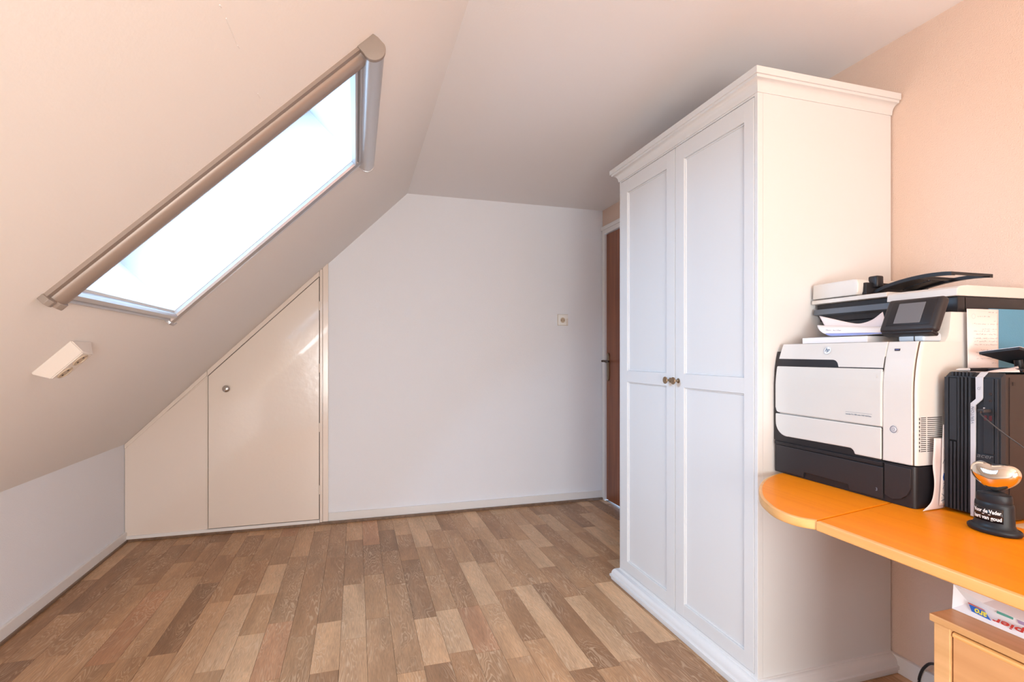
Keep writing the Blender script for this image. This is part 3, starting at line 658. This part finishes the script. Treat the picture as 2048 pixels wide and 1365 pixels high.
# document feeder
ad = MB(); ad.prism([(1.500, y, z) for y, z in ((1.400, 1.3385), (1.240, 1.3385), (1.233, 1.346), (1.231, 1.375), (1.236, 1.386), (1.245, 1.389), (1.398, 1.388))], (.30, 0, 0), .004, 3)
adf = ad.build('document_feeder', prw, pt, smooth=True)
MB().box(1.522, 1.79, 1.221, 1.236, 1.3385, 1.376, .002).build('feeder_mouth', prk, adf)
MB().box(1.548, 1.576, 1.206, 1.238, 1.360, 1.397, .005, 3).build('hinge_block', prk, adf, smooth=True)
# feeder tray: curved black frame with an opening
prof = interp([(0, 1.228, 1.346), (0, 1.190, 1.361), (0, 1.150, 1.3705), (0, 1.105, 1.377), (0, 1.060, 1.3800), (0, 1.020, 1.3790), (0, .998, 1.3765)], 3)
def strip(xa, xb, i0, i1, th=.0065):
    rows = [[(xa, p.y, p.z) for p in prof[i0:i1 + 1]], [(xb, p.y, p.z) for p in prof[i0:i1 + 1]], [(xb, p.y, p.z - th) for p in prof[i0:i1 + 1]], [(xa, p.y, p.z - th) for p in prof[i0:i1 + 1]], [(xa, p.y, p.z) for p in prof[i0:i1 + 1]]]
    t = bmesh.new(); VV = [[t.verts.new(p) for p in r_] for r_ in rows[:-1]]; m = len(VV[0])
    for i in range(4):
        for j in range(m - 1): t.faces.new((VV[i][j], VV[i][j + 1], VV[(i + 1) % 4][j + 1], VV[(i + 1) % 4][j]))
    t.faces.new([VV[i][0] for i in range(4)]); t.faces.new([VV[i][-1] for i in range(4)][::-1])
    bmesh.ops.recalc_face_normals(t, faces=t.faces); return t
b = MB(); n_ = len(prof) - 1
b._merge(strip(1.548, 1.562, 0, n_, .010)); b._merge(strip(1.700, 1.712, 0, n_, .010)); b._merge(strip(1.562, 1.700, n_ - 3, n_)); b._merge(strip(1.562, 1.580, 0, n_ - 3, .005)); b._merge(strip(1.580, 1.700, 0, 1)); b._merge(strip(1.580, 1.640, 2, 8, .004)); b._merge(strip(1.650, 1.700, 2, 8, .004)); b._merge(strip(1.580, 1.700, 9, 10, .006))
b.build('feeder_tray', prk, pt)
# touch panel, tilted back
pb = Vector((1.375, 0, 1.2135)); ptp = Vector((1.414, 0, 1.302)); up = (ptp - pb).normalized()
Mpan = frame_matrix((pb.x, .9975, pb.z), (0, -1, 0), tuple(up))
pan = MB().box(-.0725, .0725, 0, .0965, -.024, 0, .009, 4, Mpan).build('touch_panel', prk2, pt, smooth=True)
MB().box(-.056, .058, .015, .088, -.001, .0012, .003, 3, Mpan).build('bezel', prk, pan, smooth=True)
MB().box(-.036, .032, .021, .080, .0002, .0018, .0006, 1, Mpan).build('screen', scr, pan)
MB().box(-.066, .066, -.006, .004, -.030, -.004, .004, 3, Mpan).build('panel_lip', prk, pan, smooth=True)
b = MB(); b.box(1.395, 1.46, .963, 1.030, 1.1838, 1.208, .006, 3); b.build('panel_hinge', prs, pt, smooth=True)
b = MB(); b.box(1.3935, 1.458, .9860, .9875, 1.184, 1.2085); b.build('hinge_seam', holem, pt)

# printed sheets curling out of the printer
def ruled(a, b_, nu=6, nv=5, bulge=None):
    A = interp(a, nu); B = interp(b_, nu); rows = []
    for k in range(nv + 1):
        t = k / nv; r_ = []
        for p, q2 in zip(A, B):
            c = p.lerp(q2, t)
            if bulge: c = c + Vector(bulge) * math.sin(t * math.pi)
            r_.append(c)
        rows.append(r_)
    return MB().grid(rows, .0003)
s1_ = tag(ruled([(1.470, 1.345, 1.279), (1.462, 1.283, 1.264), (1.455, 1.222, 1.249), (1.452, 1.184, 1.244), (1.452, 1.147, 1.253), (1.452, 1.115, 1.274)], [(1.448, 1.302, 1.240), (1.447, 1.26, 1.235), (1.446, 1.215, 1.232), (1.446, 1.18, 1.230), (1.446, 1.14, 1.229), (1.446, 1.10, 1.230)]).build('printed_sheet', paperp, smooth='all'),
    'upper curled sheet of paper under the printer scanner', 'paper', )
sh = thing('printed_sheet', (1.45, 1.22, 1.21), 'lower printed sheet with blue band lying in the printer output tray', 'paper')
ruled([(1.432, 1.318, 1.246), (1.431, 1.27, 1.2415), (1.430, 1.21, 1.2375), (1.430, 1.16, 1.2335), (1.430, 1.09, 1.2285)], [(1.412, 1.245, 1.2075), (1.411, 1.21, 1.2072), (1.410, 1.18, 1.2070), (1.410, 1.14, 1.2072), (1.410, 1.08, 1.2090)], bulge=(-.003, .010, -.004)).build('sheet', paper, sh, smooth='all')
ruled([(1.4180, 1.275, 1.2190), (1.4170, 1.24, 1.2175), (1.4165, 1.20, 1.2165), (1.4160, 1.15, 1.2150), (1.4160, 1.085, 1.2130)], [(1.4095, 1.248, 1.2083), (1.4085, 1.22, 1.2075), (1.4080, 1.19, 1.2075), (1.4080, 1.15, 1.2078), (1.4080, 1.08, 1.2095)], bulge=(-.0035, .002, -.001)).build('blue_band', mat('pale_blue_band', (.28, .36, .75), .6), sh, smooth='all')
b = MB(); r5 = random.Random(5)
for k in range(14):
    yy = 1.272 - k * .0034 - (.006 if k > 5 else 0); zz = 1.2265 - k * .00025 + r5.uniform(-.0006, .0006)
    b.box(1.4168, 1.4172, yy - r5.uniform(.0012, .0022), yy, zz, zz + r5.uniform(.0008, .0024))
b.build('printed_marks', inkg, sh, kind='stuff')
b = MB(); b.box(1.40, 1.60, 1.12, 1.345, 1.1860, 1.2040, .001); st_ = b.build('stack', paper)
tag(st_, 'stack of blank sheets lying under the curled prints in the printer tray', 'paper')
st_.name = 'paper_stack'
ls = tag(ruled([(1.43, 1.375, 1.2045), (1.425, 1.28, 1.2070), (1.42, 1.18, 1.2072), (1.42, 1.085, 1.2120)], [(1.60, 1.375, 1.2048), (1.60, 1.28, 1.2060), (1.60, 1.18, 1.2060), (1.60, 1.085, 1.2080)]).build('printed_sheet', paper, smooth='all'),
    'flat sheet of paper on top of the paper stack, jutting to the left', 'paper')

# ================================================================== COMPUTER
pc = thing('desktop_computer', (1.58, .867, ZD), 'black desktop computer tower with silver stripe on the desk beside the printer', 'computer')
QX, QY0, QY1, QZ = 1.410, .809, .926, 1.107
MB().box(QX + .018, QX + .34, QY0 + .001, QY1 - .002, ZD + .004, QZ - .003, .002).build('steel_case', pcs, pc)
MB().prism([(x_, QY0 + .0005, z_) for x_, z_ in ((QX + .006, ZD + .008), (QX + .022, ZD + .004), (QX + .022, QZ), (QX + .020, QZ), (QX + .006, QZ - .010))], (0, QY1 - QY0 - .001, 0), .001).build('front_bezel', pck, pc)
for yy in (QY0 + .015, QY1 - .015):
    for xx in (QX + .04, QX + .30): MB().box(xx, xx + .02, yy - .008, yy + .008, ZD + .0002, ZD + .005).build('rubber_foot', cablem, pc)
# left pillar, drive bay cover, ribs
MB().box(QX + .001, QX + .010, QY1 - .0085, QY1, ZD + .010, QZ - .012, .001).build('front_pillar', pck, pc)
MB().box(QX + .002, QX + .010, .8990, .9155, .940, QZ - .014, .001).build('drive_bay_cover', pck, pc)
for k in range(6):
    yy = .9125 - k * .0080
    z1 = .936 if k < 2 else QZ - .011
    MB().box(QX + .0015, QX + .010, yy - .0036, yy + .0010, ZD + .010, z1, .0009).build('grille_rib', pck, pc)
MB().box(QX + .0045, QX + .010, .8595, .9150, ZD + .010, QZ - .013).build('grille_mesh', pcg, pc)
b = MB()
for k in range(6):
    yy = .9125 - k * .0080; b.box(QX + .006, QX + .022, yy - .0036, yy + .0010, QZ - .009, QZ + .0012, .0006)
b.build('top_ribs', pck, pc)
# silver stripe with its kink
MB().prism([(QX + .004, y, z) for y, z in ((.8575, QZ - .010), (.8425, QZ - .010), (.8425, 1.049), (.8445, 1.044), (.8575, 1.030), (.8590, .764), (.8680, .764), (.8680, 1.034), (.8570, 1.045))], (-.004, 0, 0), .0006).build('silver_stripe', silver, pc)
MB().prism([(QX + .0045, .8575, QZ - .0105), (QX + .0045, .8425, QZ - .0105), (QX + .020, .8425, QZ + .001), (QX + .020, .8575, QZ + .001)], (-.0008, 0, .001)).build('stripe_top', silver, pc)
MB().box(QX + .001, QX + .010, .8215, .8415, .918, QZ - .013, .001).build('port_panel', pck, pc)
MB().box(QX + .001, QX + .010, .8130, .8200, ZD + .012, QZ - .013, .0012).build('right_pillar', pck, pc)
MB().box(QX + .002, QX + .010, .8215, .8570, ZD + .012, .916, .001).build('lower_panel', pck, pc)
text('lettering', 'VERITON', .0085, (QX - .0006, .8603, .985), (0, 0, 1), (0, 1, 0), inkg, pc, width=.041)
text('lettering', 'acer', .014, (QX + .0012, .8560, .9075), (0, -1, 0), (0, 0, 1), mat('dull_grey_print', (.14, .14, .15), .4), pc, width=.033, shear=.25)
Mi = frame_matrix((QX - .0005, .8500, 1.070), (0, -1, 0), (0, 0, 1))
MB().lathe([(.0022, .0003), (.0030, .0003)], Mi, 20).build('power_symbol', inkg, pc)
b = MB(); b.lathe([(0, .0003), (.0008, .0003)], frame_matrix((QX - .0005, .8465, 1.0735), (0, -1, 0), (0, 0, 1)), 10); b.build('symbol_dot', inkg, pc)
for z in (1.0585, 1.0430):
    MB().lathe([(0, .0003), (.0021, .0003), (.0023, .0014), (.0032, .0014), (.0034, 0)], frame_matrix((QX + .001, .8275, z), (0, -1, 0), (0, 0, 1)), 18).build('audio_jack', holem, pc, smooth=True)
b = MB(); b.box(QX - .0003, QX + .002, .8345, .8400, .996, 1.008, .0005); b.box(QX - .0003, QX + .002, .8245, .8300, .996, 1.008, .0005); b.build('usb_port', redm, pc)
b = MB(); b.box(QX - .0005, QX + .002, .8385, .8415, 1.014, 1.026, .0004); b.build('port_rim', silver, pc)
MB().box(QX + .045, QX + .053, QY0 - .0006, QY0 + .002, 1.078, 1.086).build('lock_slot', holem, pc)
MB().box(QX + .0335, QX + .0345, QY0 - .0004, QY0 + .002, ZD + .01, QZ - .01).build('case_seam', holem, pc)

uc = thing('usb_cable', (1.405, .832, 1.019), 'thin black cable plugged into the front of the computer tower', 'cable')
MB().box(QX - .026, QX - .0008, .8240, .8380, 1.0160, 1.0240, .0015).build('plug', cablem, uc)
MB().tube(interp([(QX - .024, .831, 1.020), (QX - .034, .826, 1.013), (QX - .034, .812, 1.000), (QX - .022, .790, .975), (QX - .005, .765, .948), (1.42, .72, .905), (1.46, .64, .83), (1.50, .56, .775), (1.56, .45, ZD + .0025), (1.72, .40, ZD + .0025)], 6), .0015, 8).build('cord', cablem, uc, smooth='all')

# things on the computer
TOPZ = QZ + .0014
pn = thing('pen', (1.50, .89, TOPZ), 'silver and black pen lying on top of the computer tower', 'pen')
pA, pB = Vector((1.432, .912, TOPZ + .0046)), Vector((1.53, .880, TOPZ + .0046)); dd = (pB - pA)
MB().tube([pA, pA + dd * .06, pA + dd * .14, pA + dd * .30], [.0010, .0030, .0038, .0040], 12).build('pen_tip', silver, pn, smooth=True)
MB().tube([pA + dd * .30, pA + dd], .0043, 12).build('pen_barrel', prk, pn, smooth=True)
cs = tag(ruled([(1.447, .858, TOPZ + .001), (1.47, .850, TOPZ + .006), (1.50, .842, TOPZ + .010), (1.52, .835, TOPZ + .015)], [(1.440, .838, TOPZ + .0008), (1.455, .832, TOPZ + .001), (1.475, .822, TOPZ + .001), (1.49, .815, TOPZ + .001)]).build('paper_slip', paperp, smooth='all'),
    'crumpled pinkish slip of paper on top of the computer tower', 'paper')
dv = thing('card_reader', (1.57, .86, TOPZ), 'small black device with raised tilted lid on top of the computer tower', 'device')
MB().box(1.50, 1.66, .815, .905, TOPZ + .0002, TOPZ + .009, .003).build('device_base', prk, dv, smooth=True)
Md = Matrix.Translation((1.565, .862, TOPZ + .034)) @ Matrix.Rotation(R(-8), 4, 'X') @ Matrix.Rotation(R(12), 4, 'Y')
MB().box(-.078, .085, -.050, .034, -.003, .003, .0015, 2, Md).build('device_lid', pck, dv)
MB().box(-.079, .086, -.051, .035, .003, .0042, .0004, 1, Md).build('lid_rim', silver, dv)
MB().tube([(1.575, .862, TOPZ + .008), (1.570, .862, TOPZ + .030)], .009, 12).build('device_stem', prk, dv, smooth=True)

# note and teal card standing behind the computer
NZ = ZD + .001
nt_ = thing('handwritten_note', (1.56, .944, ZD), 'white sheet with handwriting standing between printer and computer in front of teal card', 'paper')
ruled([(1.511, .9385, 1.269), (1.54, .937, 1.2692), (1.58, .936, 1.2692), (1.6255, .9355, 1.269)], [(1.524, .9385, NZ), (1.55, .9375, NZ), (1.58, .9365, NZ), (1.6255, .9355, NZ)]).build('sheet', paperp, nt_, smooth='all')
b = MB(); rr = random.Random(3)
def scribble(b, xa, xb, z, amp):
    x_ = xb; pts = []
    while x_ > xa:
        pts.append((x_, z + rr.uniform(-amp, amp) + (rr.random() < .12) * amp * 1.5)); x_ -= rr.uniform(.0008, .0018)
        if rr.random() < .16:
            if len(pts) > 1: yield pts
            pts = []; x_ -= .0025
    if len(pts) > 1: yield pts
lines = [(1.585, 1.605, 1.2605), (1.605, 1.621, 1.2600), (1.545, 1.60, 1.2495), (1.607, 1.622, 1.2380), (1.525, 1.622, 1.2300), (1.558, 1.622, 1.2170), (1.527, 1.622, 1.2110), (1.540, 1.622, 1.2030), (1.532, 1.622, 1.1925), (1.533, 1.622, 1.1845), (1.533, 1.622, 1.1760), (1.557, 1.622, 1.1620), (1.538, 1.622, 1.1560), (1.538, 1.622, 1.1480), (1.538, 1.622, 1.1400), (1.60, 1.622, 1.1280)]
for xa, xb, z in lines:
    for pts in scribble(b, xa, xb, z, .0011):
        for p0, p1 in zip(pts, pts[1:]):
            d = Vector((p1[0] - p0[0], 0, p1[1] - p0[1])).normalized(); nn = Vector((-d.z, 0, d.x)) * .00028
            vs = [b.bm.verts.new(Vector((p[0], .9349, p[1])) + s_ * nn) for p, s_ in ((p0, 1), (p0, -1), (p1, -1), (p1, 1))]; b.bm.faces.new(vs)
b.build('handwriting', inkg, nt_, kind='stuff')
MB().lathe([(.0062, .0), (.0066, .0)], frame_matrix((1.532, .9356, 1.250), (1, 0, 0), (0, 0, 1)), 20).build('stamp_ring', mat('pale_stamp', (.62, .55, .62), .7), nt_)
tc_ = tag(MB().box(1.600, 1.83, .9415, .9435, NZ, 1.272, .0004).build('teal_folder', tealm), 'plain teal card folder standing against the printer side', 'folder')
bs = tag(ruled([(1.388, .9345, .940), (1.385, .934, .905), (1.383, .934, .870), (1.388, .934, .835), (1.386, .934, .805), (1.376, .934, .780), (1.345, .932, .7618)], [(1.44, .9390, .938), (1.44, .939, .905), (1.44, .939, .870), (1.44, .939, .835), (1.44, .939, .805), (1.44, .938, .785), (1.43, .936, .7625)]).build('bent_sheet', paperp, smooth='all'),
    'pinkish sheet of paper bent at the foot between printer and computer', 'paper')
mpp = thing('map_sheet', (1.42, .93, ZD), 'white sheet with blue spot and black lines wedged beside the computer grille', 'paper')
ruled([(1.4135, .9305, .974), (1.410, .9305, .90), (1.406, .9305, .83), (1.400, .9305, .772)], [(1.47, .931, .968), (1.47, .931, .90), (1.47, .931, .83), (1.47, .931, .768)]).build('sheet', paper, mpp, smooth='all')
MB().prism([(x_, .9300, z_) for x_, z_ in ((1.4125, .842), (1.416, .852), (1.421, .854), (1.421, .833), (1.414, .834))], (0, -.0006, 0)).build('blue_spot', bluem, mpp)
b = MB()
for x0_, z0_, x1_, z1_ in ((1.412, .876, 1.426, .900), (1.414, .826, 1.424, .824), (1.412, .812, 1.420, .826), (1.408, .800, 1.424, .788), (1.406, .782, 1.420, .786), (1.418, .87, 1.421, .93), (1.408, .792, 1.412, .776)):
    b.prism([(x0_, .9300, z0_), (x1_, .9300, z1_), (x1_, .9300, z1_ + .0012), (x0_, .9300, z0_ + .0012)], (0, -.0005, 0))
b.build('map_lines', ink, mpp, kind='stuff')

# ================================================================== TROPHY
tp = thing('heart_trophy', (1.342, .778, ZD), 'shiny gold heart trophy on black oval pedestal near the desk edge', 'trophy')
Mt = Matrix.Translation((1.342, .780, ZD + .0003))
EX = .66
MB().lathe([(0, 0), (.046, 0), (.0505, .002), (.0525, .006), (.052, .010), (.049, .0125), (.045, .0135), (.043, .0150)], Mt, 48, EX * .95, .95).build('oval_base', blackp, tp, smooth='all')
MB().lathe([(.043, .0140), (.041, .0165), (.0385, .022), (.0375, .060), (.0365, .0655), (.0335, .0675)], Mt, 48, EX * .95, .95).build('pedestal', blackp, tp, smooth='all')
MB().lathe([(.0335, .0665), (.0345, .0685), (.0340, .080), (.0325, .0845), (.028, .0860), (0, .0865)], Mt, 48, EX * .95, .95).build('pedestal_cap', blackp, tp, smooth=True)
MB().lathe([(.022, .0855), (.018, .0880), (.010, .0900), (0, .091)], Mt, 24, 1, 1).build('neck', blackp, tp, smooth=True)
# curved plate following the oval
def ell(a, k=1.0): return (1.342 - .0366 * EX * math.cos(a) * k, .780 + .0366 * math.sin(a) * k)
rows = []
for z in (.0265, .0575):
    rows.append([(*ell(R(t_), 1.012), ZD + z) for t_ in range(-46, 47, 4)])
MB().grid(rows, .0008).build('name_plate', plate, tp, smooth='all')
def curved_text(s, size, z, width):
    o = text('lettering', s, size, (0, 0, 0), (0, -1, 0), (0, 0, 1), white, tp, ext=.0003, width=width, bold=.0002)
    base_ = wloc(tp)
    for v_ in o.data.vertices:
        w = v_.co + base_; d_ = -w.y - width / 2; ang = -d_ / .0366; dep = w.x
        ex, ey = ell(ang, 1.085); v_.co = Vector((ex + dep, ey, ZD + z + w.z)) - base_
    return o
curved_text('Voor de Vader', .0115, .0450, .050); curved_text('hart van goud', .0115, .0315, .050)
curved_text('-  -', .007, .0405, .014)
# inflated heart: radial sampling of the smooth heart surface
def heart_r(d):
    a_, b_, c_ = d; lo, hi = 0.2, 1.6
    for _ in range(36):
        m = (lo + hi) / 2; x_, y_, z_ = a_ * m, b_ * m, c_ * m
        if (x_ * x_ + 2.25 * y_ * y_ + z_ * z_ - 1) ** 3 - x_ * x_ * z_ ** 3 - 0.1125 * y_ * y_ * z_ ** 3 > 0: hi = m
        else: lo = m
    return lo
q = bmesh.new(); NU, NV = 56, 26; ringsH = []
def hv(th, ph):
    d_ = (math.sin(th) * math.cos(ph), math.cos(th), math.sin(th) * math.sin(ph)); r_ = heart_r(d_)
    return q.verts.new((1.342 + d_[1] * r_ * .033, .778 - d_[0] * r_ * .0415, ZD + .1175 + d_[2] * r_ * .0300))
p0, p1 = hv(0, 0), hv(math.pi, 0)
for i in range(1, NV): ringsH.append([hv(math.pi * i / NV, 2 * math.pi * k / NU) for k in range(NU)])
for k in range(NU):
    k2 = (k + 1) % NU; q.faces.new((p0, ringsH[0][k], ringsH[0][k2])); q.faces.new((p1, ringsH[-1][k2], ringsH[-1][k]))
    for i in range(len(ringsH) - 1): q.faces.new((ringsH[i][k], ringsH[i + 1][k], ringsH[i + 1][k2], ringsH[i][k2]))
bmesh.ops.recalc_face_normals(q, faces=q.faces)
for _ in range(2): bmesh.ops.smooth_vert(q, verts=q.verts, factor=.5, use_axis_x=True, use_axis_y=True, use_axis_z=True)
m_ = MB(); m_._merge(q); ht = m_.build('heart', chrome, tp, smooth='all')
ht.modifiers.new('subdivision', 'SUBSURF').render_levels = 2

# thin tan piece at the far right of the desk
tag(MB().box(1.43, 1.64, .50, .80, ZD + .0004, ZD + .0010).build('tan_piece', mat('flat_tan', (.70, .48, .28), .6)), 'thin tan piece lying flat on the orange desk just behind the heart trophy', 'paper')

# black cable on the floor beneath the desk
tag(MB().tube(interp([(1.62, .80, .22), (1.76, 1.10, .17), (1.852, 1.245, .115), (1.866, 1.288, .075), (1.868, 1.305, .03), (1.862, 1.30, .006), (1.80, 1.25, .0055), (1.70, 1.12, .0055), (1.62, .95, .0055)], 6), .0045, 10).build('power_cable', cablem, smooth='all'), 'thick black cable looping behind the drawer cabinet by the wall', 'cable')

bpy.context.view_layer.update()
